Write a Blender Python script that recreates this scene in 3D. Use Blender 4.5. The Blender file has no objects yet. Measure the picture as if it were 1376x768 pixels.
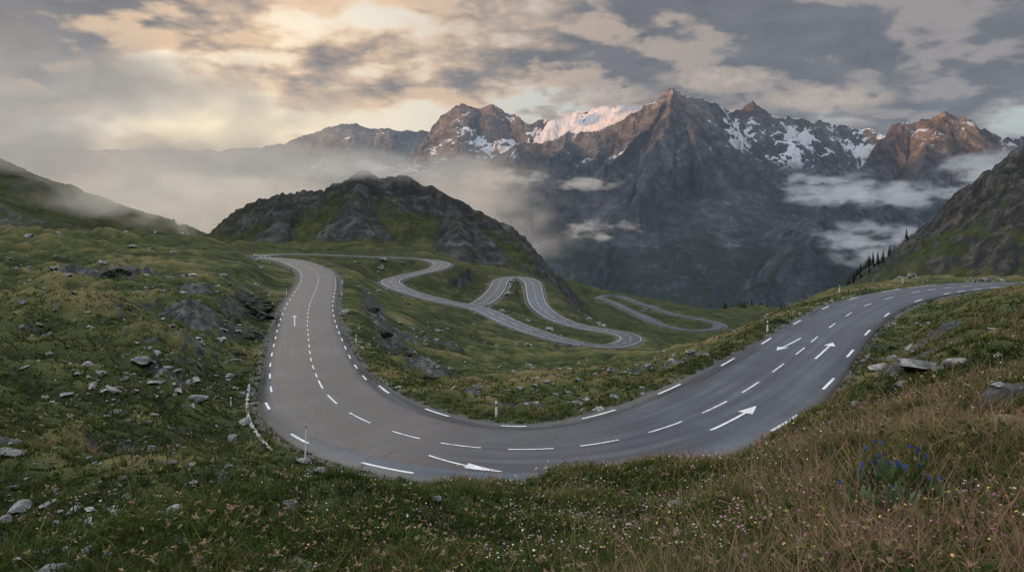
import bpy, bmesh, math, random, time, os
import numpy as np
from mathutils import Vector
rng=np.random.default_rng(7); random.seed(7)
scene=bpy.context.scene
COL=scene.collection

# ---------------------------------------------------------------- image point helper
# an image pixel column (b), row (d) and a forward distance in metres -> world metres (eye point = origin)
def S(b,d,y): return ((b-688)*.001*y, float(y), -(d-300)*.001*y)

# ---------------------------------------------------------------- noise
_a=np.random.default_rng(1).random(1024)*2*np.pi
GX,GY=np.cos(_a),np.sin(_a)
def _h(ix,iy,s):
    h=(ix*374761393+iy*668265263+s*974634777)&0xFFFFFFFF
    h=((h^(h>>13))*1274126177)&0xFFFFFFFF
    return (h^(h>>16))&1023
def perlin(x,y,s=0):
    xi=np.floor(x);yi=np.floor(y);xf=x-xi;yf=y-yi
    xi=xi.astype(np.int64);yi=yi.astype(np.int64)
    u=xf**3*(xf*(xf*6-15)+10);v=yf**3*(yf*(yf*6-15)+10)
    def g(a,b,dx,dy):
        h=_h(a,b,s);return GX[h]*dx+GY[h]*dy
    n00=g(xi,yi,xf,yf);n10=g(xi+1,yi,xf-1,yf);n01=g(xi,yi+1,xf,yf-1);n11=g(xi+1,yi+1,xf-1,yf-1)
    return 1.45*((n00*(1-u)+n10*u)*(1-v)+(n01*(1-u)+n11*u)*v)
def fbm(x,y,o=4,s=0,g=.5):
    r=0;a=1;t=0
    for i in range(o):
        r=r+a*perlin(x,y,s+i*17);t+=a;a*=g
        x,y=x*1.6+y*1.2+3.1,y*1.6-x*1.2+1.7
    return r/t
def ridged(x,y,o=4,s=0,g=.5):
    r=0;a=1;t=0
    for i in range(o):
        r=r+a*(1-2*np.abs(perlin(x,y,s+i*17)));t+=a;a*=g
        x,y=x*1.6+y*1.2+3.1,y*1.6-x*1.2+1.7
    return r/t
def sst(a,b,x):
    t=np.clip((x-a)/(b-a),0,1);return t*t*(3-2*t)

# ---------------------------------------------------------------- nodes helper
def mk(nt,t,ins=None,**kw):
    n=nt.nodes.new(t)
    for k,v in kw.items(): setattr(n,k,v)
    for k,v in (ins or {}).items():
        s=n.inputs[k]
        if isinstance(v,bpy.types.NodeSocket): nt.links.new(v,s)
        else: s.default_value=v
    return n
def M(nt,op,a,b=0.0,c=None,clamp=False):
    d={0:a,1:b}
    if c is not None:d[2]=c
    return mk(nt,'ShaderNodeMath',d,operation=op,use_clamp=clamp).outputs[0]
def MIX(nt,f,a,b):
    n=mk(nt,'ShaderNodeMix',data_type='RGBA')
    for i,v in ((0,f),(6,a),(7,b)):
        if isinstance(v,bpy.types.NodeSocket): nt.links.new(v,n.inputs[i])
        else:
            n.inputs[i].default_value=(tuple(v)+(1,)) if (i and len(v)==3) else v
    return n.outputs[2]
def RAMP(nt,f,els,interp='LINEAR'):
    n=mk(nt,'ShaderNodeValToRGB',{0:f});cr=n.color_ramp;cr.interpolation=interp
    while len(cr.elements)<len(els):cr.elements.new(.5)
    for e,(p,c) in zip(cr.elements,els):
        e.position=p;e.color=(c,c,c,1) if isinstance(c,(int,float)) else tuple(c)+(1,)
    return n.outputs[0]
def MR(nt,v,a,b,c=0.,d=1.,smooth=True):
    return mk(nt,'ShaderNodeMapRange',{'Value':v,'From Min':a,'From Max':b,'To Min':c,'To Max':d},interpolation_type='SMOOTHSTEP' if smooth else 'LINEAR').outputs[0]
def NOISE(nt,vec,scale,detail=4,rough=.55,dist=0.):
    return mk(nt,'ShaderNodeTexNoise',{'Vector':vec,'Scale':scale,'Detail':detail,'Roughness':rough,'Distortion':dist}).outputs[0]
def newmat(name):
    m=bpy.data.materials.new(name);m.use_nodes=True;nt=m.node_tree;nt.nodes.clear()
    return m,nt
def finish(nt,col,rough=.8,spec=.3,bump=None,bstr=.5,bdist=.1,metal=0.):
    p=mk(nt,'ShaderNodeBsdfPrincipled')
    def put(k,v):
        if isinstance(v,bpy.types.NodeSocket): nt.links.new(v,p.inputs[k])
        else: p.inputs[k].default_value=(tuple(v)+(1,)) if isinstance(v,(tuple,list)) and len(v)==3 else v
    put('Base Color',col);put('Roughness',rough);put('Specular IOR Level',spec);put('Metallic',metal)
    if bump is not None:
        b=mk(nt,'ShaderNodeBump',{'Height':bump,'Strength':bstr,'Distance':bdist})
        nt.links.new(b.outputs[0],p.inputs['Normal'])
    o=mk(nt,'ShaderNodeOutputMaterial');nt.links.new(p.outputs[0],o.inputs[0]);return p
def plain(name,c,rough=.6,var=.25,scale=8):
    m,nt=newmat(name);pos=mk(nt,'ShaderNodeTexCoord').outputs['Object']
    n=NOISE(nt,pos,scale,4)
    col=MIX(nt,n,tuple(x*(1-var) for x in c),tuple(min(1,x*(1+var)) for x in c))
    finish(nt,col,rough,.3,n,.2,.01);return m

# ---------------------------------------------------------------- mesh helpers
def mesh_np(name,co,faces,attrs=None,smooth=True,mat=None,obj=True):
    me=bpy.data.meshes.new(name);co=np.asarray(co,dtype=np.float32);faces=np.asarray(faces,dtype=np.int32)
    k=faces.shape[1];n=len(faces)
    me.vertices.add(len(co));me.vertices.foreach_set('co',co.ravel())
    me.loops.add(n*k);me.loops.foreach_set('vertex_index',faces.ravel())
    me.polygons.add(n);me.polygons.foreach_set('loop_start',np.arange(0,n*k,k,dtype=np.int32))
    me.polygons.foreach_set('use_smooth',np.full(n,smooth))
    for a,v in (attrs or {}).items():
        at=me.attributes.new(a,'FLOAT','POINT');at.data.foreach_set('value',np.asarray(v,dtype=np.float32).ravel())
    me.update(calc_edges=True);me.validate()
    if mat:me.materials.append(mat)
    if not obj:return me
    o=bpy.data.objects.new(name,me);COL.objects.link(o);return o
def grid_faces(R,C,wrap=False):
    i=np.arange(R-1)[:,None];j=np.arange(C if wrap else C-1)[None,:];j2=(j+1)%C
    return np.stack([i*C+j,i*C+j2,(i+1)*C+j2,(i+1)*C+j],-1).reshape(-1,4)
def structure(o,label):
    o['kind']='structure';o['label']=label;o['category']=o.name.split('.')[0].replace('_',' ')

# ---------------------------------------------------------------- roads (world polylines)
main_road=[S(*p) for p in [(250,352,330),(300,348,265),(345,346,232),(385,349,208),(405,355,185),(423,364,164),(428,376,143),(424,390,124),(416,410,104.5),(413,432,88),(415,460,71),(418,485,60.5),(430,517,49.8),(445,538,44.5),(480,563,39.2),(538,586,35.3),(616,604,33),(711,610,32.3),(808,600,33.3),(895,577,36.1),(963,548,40),(1012,520,44.5),(1047,494,50),(1075,473,55.5),(1118,438,68),(1165,410,83.6),(1225,394,96),(1275,386.5,103.5),(1330,382,108.6),(1400,381,112),(1520,380,114)]]
mid_road=[S(*p) for p in [(335,345,300),(370,341.5,312),(420,341.5,318),(480,344,322),(540,346,325),(578,349,325),(594,354,315),(585,361,300),(550,369,285),(525,376,272),(530,384,262),(560,395,256),(600,405,250),(645,414,245),(690,435,232),(740,452,222),(790,463,218),(828,464,222),(849,455,235),(830,446,250),(790,440,258),(748,428,268),(724,410,285),(718,392,305),(714,378,325),(695,371,335),(674,376,325),(668,388,300),(655,402,268),(636,412,248)]]
low_road=[S(*p) for p in [(882,431,600),(850,418,640),(822,405,700),(806,400,740),(815,396.5,765),(835,398,760),(860,407,700),(900,420,640),(940,428,610),(966,434,590),(962,441,565),(925,443,560),(885,434,590),(855,421,630)]]
side_road=[S(*p) for p in [(872,409,700),(880,412.5,680),(866,416,660)]]
def spline(pts,step):
    P=np.array(pts);P=np.vstack([2*P[0]-P[1],P,2*P[-1]-P[-2]]);out=[]
    for i in range(1,len(P)-2):
        t=np.linspace(0,1,24,endpoint=False)[:,None];a,b,c,d=P[i-1],P[i],P[i+1],P[i+2]
        out.append(.5*((2*b)+(-a+c)*t+(2*a-5*b+4*c-d)*t*t+(-a+3*b-3*c+d)*t**3))
    Q=np.vstack(out+[P[-2][None]])
    L=np.r_[0,np.cumsum(np.linalg.norm(np.diff(Q,axis=0),axis=1))]
    n=int(L[-1]/step)+1;s=np.linspace(0,L[-1],n)
    R=np.stack([np.interp(s,L,Q[:,k]) for k in range(3)],1)
    w=max(1,int(3.0/step))
    for _ in range(2):
        pad=np.vstack([np.repeat(R[:1],w,0),R,np.repeat(R[-1:],w,0)])
        k=np.ones(2*w+1)/(2*w+1)
        R=np.stack([np.convolve(pad[:,c],k,'valid') for c in range(3)],1)
    return R,s
RM,sM=spline(main_road,.5)
RD,sD=spline(mid_road,1.5)
RL,sL=spline(low_road,2.5)
RS,sS=spline(side_road,2.5)
def half_main(P):
    y=P[:,1];x=P[:,0]
    return 3.65+.75*sst(60,36,y)+.1*(x>10)
ROADS=[(RM,sM,half_main(RM)),(RD,sD,np.full(len(RD),3.6)),(RL,sL,np.full(len(RL),3.4)),(RS,sS,np.full(len(RS),2.8))]

# ---------------------------------------------------------------- terrain control
CP=[(688,768,5.5),(688,730,8),(688,690,13),(688,666,20),(688,654,26),
(500,768,6),(500,700,12),(500,668,21),
(300,768,7),(300,700,13),(300,660,22),(380,640,28),
(0,768,7),(0,700,12),(0,620,20),(0,540,30),(0,450,48),(0,385,75),(0,335,115),(0,318,160),
(-300,600,15),(-300,400,50),(-300,300,130),
(150,620,25),(150,550,35),(150,480,48),(150,420,65),(150,365,95),(150,332,140),(150,322,180),
(250,600,30),(250,520,43),(250,450,60),(250,392,85),(250,348,130),(250,328,180),(200,309,215),(110,318,230),(290,322,230),
(330,600,33),(335,520,50),(330,440,70),(320,400,88),(345,368,120),(350,354,165),
(100,325,350),(0,322,330),(300,335,350),(330,330,420),
(400,354,240),(440,354,260),(480,355,280),(520,356,290),(380,350,275),
(1000,768,4.8),(1000,700,8),(1000,650,13),(1000,615,20),(1000,600,28),(850,700,10),(850,655,18),(850,638,25),
(1200,768,4),(1200,700,6),(1200,620,10),(1200,560,17),(1200,510,27),(1200,470,42),(1200,440,62),
(1376,768,3.8),(1376,680,5.5),(1376,600,9),(1376,540,14),(1376,480,23),(1376,430,38),(1376,400,60),(1376,389,90),
(1290,393,90),(1700,500,12),(1700,400,35),(1700,350,80),
(690,560,42),(690,540,52),(690,515,75),(690,495,110),(690,475,155),(690,457,200),
(560,530,50),(560,500,75),(560,470,110),(560,440,150),(560,415,200),
(480,480,72),(500,450,100),(480,420,120),(500,400,170),(470,380,170),(460,365,210),
(590,380,285),(620,370,300),(600,350,360),(640,362,360),(690,400,285),(750,396,350),(775,415,350),(800,435,300),
(800,530,52),(800,505,75),(800,487,110),(800,477,150),
(900,515,52),(900,490,75),(900,476,110),(900,473,150),(900,478,200),(900,472,300),
(1000,457,75),(1000,446,100),(1000,446,140),(1000,450,250),
(1050,425,90),(1050,416,110),(1050,427,180),(1100,403,105),(1100,401,125),(1100,416,220),
(1150,387.5,130),(1200,382,135),(1300,378,132),(1376,377,132),(1300,392,220),(1150,414,300),(1376,390,220),
(735,384,450),(765,408,450),(790,432,450),(820,444,520),(860,452,480),(770,398,600),(800,386,900),(860,400,900),(910,408,900),(960,418,850),(1010,411,740),(1050,418,740),(1100,434,600),
(930,460,500),(880,470,430),(1000,458,450),(960,465,480),(1200,430,500),(1000,440,600),(850,440,560),
(600,330,700),(400,330,700),(200,320,700),(0,320,700),(1300,430,800)]
CPW=[S(*p) for p in CP]+main_road[::1]+mid_road[::2]+low_road[::2]+[(0,0,-1.72),(0,-10,-.6),(-30,-20,-1),(30,-20,0),(0,-60,5),(0,-300,40),(-200,-200,20),(300,-200,60),(300,50,30),(-300,0,10),(600,300,80),(-700,-700,60),(700,-700,90)]
CPW=np.array(CPW,float)
def qmap(x,y):
    r=np.hypot(x,y)+1e-6;k=np.log1p(r/12)/r;return x*k,y*k
QX,QY=qmap(CPW[:,0],CPW[:,1]);RR=np.hypot(CPW[:,0],CPW[:,1])
G=(CPW[:,2]+1.72)/(RR+3)
def phi(d2): return .5*d2*np.log(d2+1e-9)
n=len(QX);A=np.zeros((n+3,n+3));A[:n,:n]=phi((QX[:,None]-QX)**2+(QY[:,None]-QY)**2)+np.eye(n)*3e-4
A[:n,n]=1;A[:n,n+1]=QX;A[:n,n+2]=QY;A[n:,:n]=A[:n,n:].T
Wt=np.linalg.solve(A,np.r_[G,0,0,0])
def tps(x,y):
    qx,qy=qmap(x,y);out=np.empty(x.shape)
    f=qx.ravel();g=qy.ravel();o=out.ravel()
    for i in range(0,len(f),20000):
        a=f[i:i+20000,None];b=g[i:i+20000,None]
        o[i:i+20000]=phi((a-QX)**2+(b-QY)**2)@Wt[:n]+Wt[n]+Wt[n+1]*a[:,0]+Wt[n+2]*b[:,0]
    return o.reshape(x.shape)

def field(x,y,lines,prof):
    best=np.full(x.shape,-1e9);T=np.zeros(x.shape);D=np.zeros(x.shape);off=0
    for ln in lines:
        L=np.array(ln,float)
        for a,b in zip(L[:-1],L[1:]):
            vx,vy=b[0]-a[0],b[1]-a[1];ll=math.hypot(vx,vy)+1e-6
            t=np.clip(((x-a[0])*vx+(y-a[1])*vy)/ll**2,0,1)
            d=np.hypot(x-a[0]-t*vx,y-a[1]-t*vy)
            z=a[2]+t*(b[2]-a[2])-prof(d);m=z>best
            side=np.sign((x-a[0])*vy-(y-a[1])*vx)
            best=np.where(m,z,best);T=np.where(m,off+t*ll+side*5000,T);D=np.where(m,d,D);off+=ll
        off+=777
    return best,T,D

dark_hill=[[S(*p) for p in [(315,314,590),(338,288,575),(364,262,550),(390,260,545),(425,257,532),(452,250,525),(468,238,520),(488,229,520),(505,236,520),(530,237,520),(548,241,520),(566,252,515),(590,255,510),(612,268,505),(640,281,500),(668,299,495),(700,327,490),(730,352,500)]],
 [S(*p) for p in [(610,268,505),(622,300,450),(632,330,410)]],[S(*p) for p in [(490,238,520),(470,300,430)]],[S(*p) for p in [(390,264,540),(385,300,450)]]]
left_ridge=[[S(*p) for p in [(300,322,640),(250,306,640),(200,289,635),(130,268,630),(60,236,615),(0,212,600)]]+[(-650,450,150),(-900,200,200),(-1000,-200,220)],  # last points, out of view, raised to shade the foreground
 [S(*p) for p in [(-60,262,420),(40,288,400),(120,312,380)]]]
right_ridge=[[S(*p) for p in [(1125,394,680),(1160,366,650),(1200,343,610),(1250,300,545),(1290,266,505),(1310,250,480),(1340,230,455),(1376,203,430),(1500,120,400)]]+[(380,250,110),(520,50,150)]]

# ---------------------------------------------------------------- ground sheet
az=np.radians(np.r_[np.arange(-180,-44,4.),np.arange(-44,44,.105),np.arange(44,180.1,4.)])
rr=np.r_[.4*np.exp(np.arange(0,1,1/14)*math.log(2.2/.4)),2.2*np.exp(np.arange(0,1,1/780)*math.log(900/2.2)),900*np.exp(np.linspace(0,1,50)*math.log(15000/900))]
NR,NC=len(rr),len(az)
Rg,Ag=np.meshgrid(rr,az,indexing='ij');X=Rg*np.sin(Ag);Y=Rg*np.cos(Ag)
nz=fbm(X/5,Y/5,4,51)
Dr=np.full(X.shape,199.);Zr=np.zeros(X.shape);Hr=np.zeros(X.shape)
for R,s,hw in ROADS:
    st=max(1,int(2.0/(s[1]-s[0])));idx=np.unique(np.r_[np.arange(0,len(R),st),len(R)-1])
    for a,b in zip(idx[:-1],idx[1:]):
        A0,B0=R[a],R[b];pad=46
        r0=max(1,min(np.hypot(*A0[:2]),np.hypot(*B0[:2]))-pad);r1=max(np.hypot(*A0[:2]),np.hypot(*B0[:2]))+pad
        i0,i1=np.searchsorted(rr,[r0,r1]);am=math.atan2(A0[0],A0[1]);da=math.atan2(pad+3,np.hypot(*A0[:2]))
        j0,j1=np.searchsorted(az,[am-da,am+da])
        sl=(slice(i0,i1),slice(j0,j1));x=X[sl];y=Y[sl]
        vx,vy=B0[0]-A0[0],B0[1]-A0[1];t=np.clip(((x-A0[0])*vx+(y-A0[1])*vy)/(vx*vx+vy*vy+1e-9),0,1)
        d=np.hypot(x-A0[0]-t*vx,y-A0[1]-t*vy);m=d-hw[a]<Dr[sl]-Hr[sl]
        D_=Dr[sl];Z_=Zr[sl];H_=Hr[sl]
        D_[m]=d[m];Z_[m]=(A0[2]+t*(B0[2]-A0[2]))[m];H_[m]=hw[a]
e=Dr-Hr
ri=np.unique(np.r_[np.arange(0,NR,7),NR-1]);ci=np.unique(np.r_[np.arange(0,NC,7),NC-1])
Rc=np.minimum(rr[ri],900)[:,None];Gc=tps(Rc*np.sin(az[ci]),Rc*np.cos(az[ci]))
Gf=np.stack([np.interp(np.arange(NC),ci,row) for row in Gc]);
Gf=np.stack([np.interp(np.arange(NR),ri,Gf[:,j]) for j in range(NC)],1)
Zt=Gf*(np.minimum(Rg,900)+3)-1.72
Zt=Zt*(1-sst(880,1500,Rg))+(-700)*sst(880,1700,Rg)
# relief
near=sst(2,10,Rg)
hum=np.abs(perlin(X/6.5,Y/6.5,3));hum2=np.abs(perlin(X/2.3,Y/2.3,5));hum3=np.abs(perlin(X/15+.3*nz,Y/15,7))
crest=.5*hum+.3*hum2+.6*hum3
leftw=sst(0,-.25,X/np.maximum(Rg,1))
rel=near*((1.0+.8*leftw)*(hum-.25)+(.42+.3*leftw)*(hum2-.25)+.35*fbm(X/17,Y/17,3,9))+.07*fbm(X/.7,Y/.7,2,11)*np.clip(60/Rg,0,1)+sst(30,80,Rg)*(2.0+1.8*leftw)*(hum3-.3)
far=sst(60,200,Rg)*sst(1500,900,Rg)
rel=rel+far*(2.2*fbm(X/48,Y/48,5,21)+.9*(1-np.abs(perlin(X/22,Y/22,23))*2))
rel=rel*(1-sst(40,150,Rg)*sst(44,6,e)*.8)
# hills
mk_=(Rg>180)&(Rg<1400)
xm,ym=X[mk_],Y[mk_]
wx=xm+16*fbm(xm/60,ym/60,4,31);wy=ym+16*fbm(xm/60+9,ym/60,4,33)
hz=np.full(xm.shape,-1e9);rockh=np.zeros(xm.shape)
for hi,(lines,pr,amp,rk,gl_,rd_) in enumerate(((dark_hill,lambda d:d*.38+.0009*d*d+9*(1-np.exp(-d/26)),1.3,.72,.5,88),(left_ridge,lambda d:d*.42,.9,.5,.8,130),(right_ridge,lambda d:d*.80+6*(1-np.exp(-d/20)),1.7,.78,.9,130))):
    b,T,D=field(wx,wy,lines,pr)
    if hi==0: b=b-.62*np.clip(xm-8,0,300)-.55*np.clip(-(xm+212),0,300)
    b=b+amp*(-gl_*np.minimum(D*.14,8)*(1-ridged(T/34,D/160,3,41))+4.4*ridged(xm/42,ym/42,7,43,.6)-1.5)
    stp=4.2;q=b/stp+.6*fbm(xm/30,ym/30,3,47);fr=q-np.floor(q);b=b+amp*.45*stp*(sst(.15,.6,fr)-fr)*sst(90,20,D)*sst(2,14,D)
    m=b>hz;rockh=np.where(m,rk*sst(rd_,8,D),rockh);hz=np.where(m,b,hz)
zz=Zt[mk_]+rel[mk_];k=1.6
mx=np.maximum(zz,hz);zz2=mx+k*np.log(np.exp((zz-mx)/k)+np.exp((hz-mx)/k))
rockA=np.zeros(X.shape);rockA[mk_]=rockh*sst(-3,4,hz-zz)
Z=Zt+rel;Z[mk_]=zz2
zones=[((332,428,72),7,1.5),((312,478,58),4,1.0),((328,400,84),6,1.2),((345,415,78),4,1.2),((150,365,95),7,.7),((60,440,50),3,.5),((520,478,85),8,.8),((490,412,112),9,.9),((505,440,100),8,.85),((575,505,68),4,.55),((700,556,43),3.2,.85),((640,540,50),3,.5),((1200,470,40),3.6,.9),((1175,480,42),3,.8),((1240,488,30),2.3,.7),((1360,565,12),.7,.5),((1150,515,36),2,.8),((870,500,70),5,.55),((930,495,68),4,.5),((150,530,38),4,.4),((230,500,46),4,.45),((5,600,22),2,.5),((800,470,170),10,.5),((640,380,290),16,.75),((700,400,280),10,.65),((770,470,190),12,.55),((600,470,130),10,.5)]
zm=np.zeros(X.shape)
for c,rad,st in zones:
    cx,cy,_=S(*c);m=np.hypot(X-cx,Y-cy)<rad*2.4
    zm[m]=np.maximum(zm[m],st*np.exp(-((X[m]-cx)**2+(Y[m]-cy)**2)/(rad**2)))
zr=sst(.3,.6,zm*(1+1.3*nz))
Z=Z+zr*(.8*ridged(X/3.2,Y/3.2,6,53,.6)-.1+.9*np.clip(zm-.7,0,1))*np.clip(Rg/40,.3,1.9)
rockA=np.maximum(rockA,zr*(.62+.45*ridged(X/1.7,Y/1.7,4,57)))
fl=.5+.008*Rg;fade=3.5+.03*Rg+.9*nz
tt=sst(0,1,(e-fl)/np.maximum(fade,.5))
bed=Zr-.07-.0009*Rg
Z=np.where(Dr<198,bed*(1-tt)+Z*tt,Z)
verge=np.where(Dr<198,np.exp(-np.maximum(e,0)/(.55+.004*Rg)),0)
rockA=rockA*tt
logr=np.log(rr)
def samp(F,x,y):
    x=np.asarray(x,float);y=np.asarray(y,float)
    r=np.hypot(x,y);a=np.arctan2(x,y)
    fi=np.interp(np.log(r+1e-9),logr,np.arange(NR));fj=np.interp(a,az,np.arange(NC))
    i=np.minimum(fi.astype(int),NR-2);j=np.minimum(fj.astype(int),NC-2);u=fi-i;v=fj-j
    return (F[i,j]*(1-v)+F[i,j+1]*v)*(1-u)+(F[i+1,j]*(1-v)+F[i+1,j+1]*v)*u
# keep the valley between the hill and the lower bends open: shave bumps that rise above the slope down to the bends
for p in list(RL[::3])+list(RS):
    rp=math.hypot(p[0],p[1]);ap=math.atan2(p[0],p[1]);j0,j1=np.searchsorted(az,[ap-.004,ap+.004]);i0,i1=np.searchsorted(rr,[260,rp-9])
    blk=Z[i0:i1,j0:j1];lim=(p[2]-.4)/rp*Rg[i0:i1,j0:j1]-.3;Z[i0:i1,j0:j1]=np.where((blk>lim)&(e[i0:i1,j0:j1]>4),lim,blk)
def hit(b,d):
    ys=3*np.exp(np.linspace(0,1,1600)*math.log(300));xs=(b-688)*.001*ys;z=samp(Z,xs,ys)
    dr=300-z/ys*1000;k=np.argmax(dr<=d);return float(xs[k]),float(ys[k]),float(z[k])

# ground material
gm,nt=newmat('ground_alpine')
pos=mk(nt,'ShaderNodeNewGeometry').outputs['Position']
def attr(nt,nm): return mk(nt,'ShaderNodeAttribute',attribute_name=nm).outputs['Fac']
rock=attr(nt,'rock');vg=attr(nt,'verge');cr_=attr(nt,'crest');dk=attr(nt,'dark')
nA=NOISE(nt,pos,.035,5,.62);nB=NOISE(nt,pos,.35,6,.68,.4);nC=NOISE(nt,pos,3.2,4,.7)
gv=M(nt,'ADD',M(nt,'ADD',M(nt,'MULTIPLY',nA,.42),M(nt,'MULTIPLY',nB,.58)),M(nt,'MULTIPLY',M(nt,'SUBTRACT',cr_,.35),.42))
grass=RAMP(nt,gv,[(.35,(.009,.016,.006)),(.44,(.030,.045,.014)),(.53,(.070,.086,.027)),(.62,(.15,.135,.050)),(.73,(.23,.175,.085))])
grass=MIX(nt,MR(nt,nC,.35,.7,0,.55),grass,MIX(nt,nB,(.016,.025,.009),(.13,.125,.05)))
rk=RAMP(nt,NOISE(nt,pos,.6,7,.75,.6),[(.3,(.018,.02,.02)),(.48,(.060,.060,.058)),(.6,(.14,.138,.128)),(.75,(.32,.315,.29))])
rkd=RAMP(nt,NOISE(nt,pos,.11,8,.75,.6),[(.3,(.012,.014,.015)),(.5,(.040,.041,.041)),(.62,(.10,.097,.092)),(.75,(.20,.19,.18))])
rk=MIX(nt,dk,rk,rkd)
rm=MR(nt,M(nt,'ADD',rock,M(nt,'ADD',M(nt,'MULTIPLY',M(nt,'SUBTRACT',nB,.5),1.9),M(nt,'MULTIPLY',M(nt,'SUBTRACT',nA,.5),1.4))),.42,.6)
nrm=mk(nt,'ShaderNodeSeparateXYZ',{0:mk(nt,'ShaderNodeNewGeometry').outputs['Normal']}).outputs[2]
steep=MR(nt,M(nt,'ADD',nrm,M(nt,'MULTIPLY',M(nt,'SUBTRACT',nB,.5),.5)),.80,.68)
rm=M(nt,'MAXIMUM',rm,steep)
sp=MR(nt,NOISE(nt,pos,1.3,3,.8,.3),.68,.72)
rm=M(nt,'MAXIMUM',rm,M(nt,'MULTIPLY',sp,.8))
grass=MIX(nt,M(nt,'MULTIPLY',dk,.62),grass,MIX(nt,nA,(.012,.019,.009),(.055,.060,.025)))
col=MIX(nt,rm,grass,rk)
grav=MIX(nt,nC,(.07,.068,.06),(.2,.19,.165))
col=MIX(nt,MR(nt,M(nt,'ADD',vg,M(nt,'MULTIPLY',M(nt,'SUBTRACT',nB,.5),.9)),.35,.7),col,grav)
bh=M(nt,'ADD',M(nt,'MULTIPLY',nB,1.2),M(nt,'MULTIPLY',nC,.25))
finish(nt,col,.95,.12,bh,1.,.9)
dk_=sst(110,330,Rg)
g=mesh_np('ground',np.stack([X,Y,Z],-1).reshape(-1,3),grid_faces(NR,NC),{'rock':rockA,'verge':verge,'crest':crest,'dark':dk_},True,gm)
structure(g,'rolling alpine meadow with moss, grass and grey rock outcrops')

# ---------------------------------------------------------------- mountains
mm,nt=newmat('mountain_rock')
geo=mk(nt,'ShaderNodeNewGeometry');pos=geo.outputs['Position']
pz=mk(nt,'ShaderNodeSeparateXYZ',{0:pos}).outputs[2];nz_=mk(nt,'ShaderNodeSeparateXYZ',{0:geo.outputs['Normal']}).outputs[2]
n1=NOISE(nt,pos,.004,8,.66,.5);n2=NOISE(nt,pos,.02,6,.70);gul=attr(nt,'gully')
nn_=M(nt,'ADD',M(nt,'MULTIPLY',n1,.5),M(nt,'MULTIPLY',n2,.5))
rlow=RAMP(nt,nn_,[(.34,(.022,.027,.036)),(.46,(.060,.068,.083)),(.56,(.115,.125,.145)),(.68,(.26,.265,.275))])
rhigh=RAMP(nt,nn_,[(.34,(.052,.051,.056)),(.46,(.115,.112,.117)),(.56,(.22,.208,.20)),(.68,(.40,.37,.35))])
glow_rock=RAMP(nt,nn_,[(.34,(.11,.075,.055)),(.46,(.25,.17,.125)),(.56,(.42,.29,.21)),(.68,(.55,.42,.33))])  # orange low-sun light painted into the rock colour of the peaks
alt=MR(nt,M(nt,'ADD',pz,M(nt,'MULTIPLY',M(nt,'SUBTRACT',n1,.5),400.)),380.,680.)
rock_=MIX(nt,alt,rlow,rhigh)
rock_=MIX(nt,M(nt,'MULTIPLY',attr(nt,'sun_glow'),M(nt,'ADD',.55,M(nt,'MULTIPLY',M(nt,'SUBTRACT',n1,.5),2.),clamp=True)),rock_,glow_rock)
rock_=MIX(nt,M(nt,'MULTIPLY',MR(nt,gul,.5,.85),.65),rock_,(.30,.30,.30))
gmask=MR(nt,M(nt,'ADD',pz,M(nt,'MULTIPLY',M(nt,'SUBTRACT',n1,.5),900.)),60.,-220.)
gmask=M(nt,'MULTIPLY',gmask,MR(nt,nz_,.5,.75))
gmask=M(nt,'MULTIPLY',gmask,MR(nt,gul,.6,.3))
rock_=MIX(nt,M(nt,'MULTIPLY',gmask,.85),rock_,MIX(nt,n2,(.014,.026,.020),(.050,.068,.042)))
sa_=attr(nt,'snow')
sn=M(nt,'ADD',M(nt,'MULTIPLY',n1,1.0),M(nt,'MULTIPLY',nz_,.42))
sn=M(nt,'ADD',sn,M(nt,'MULTIPLY',gul,.18));sn=M(nt,'ADD',sn,M(nt,'MULTIPLY',M(nt,'SUBTRACT',n2,.5),.30))
sn=M(nt,'ADD',sn,M(nt,'MULTIPLY',sa_,.28))
snow=MR(nt,sn,.915,.94)
snow=M(nt,'MULTIPLY',snow,MR(nt,pz,320.,430.))
colm=MIX(nt,snow,rock_,(.78,.81,.85))
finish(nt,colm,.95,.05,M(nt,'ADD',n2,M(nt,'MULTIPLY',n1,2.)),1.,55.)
mprof=lambda d:.33*d+470*(1-np.exp(-d/620))
SN=[(800,172,5900,600,1.5),(850,158,5400,380,1.2),(760,170,6200,400,1.4),(985,168,5050,190,1.),(1080,184,5150,240,.8),(1150,186,5200,200,.7),(640,162,6300,150,.4),(1065,206,4850,200,.6),(1340,200,3750,160,.4),(1235,200,3600,120,.3)]
GLOW_ZONES=[(1262,172,3650,300,1.),(1330,195,3750,170,.6),(905,135,4870,220,.4),(640,148,6450,300,.35),(1010,148,5150,130,.25)]  # summits that carry the painted sun glow
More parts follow.
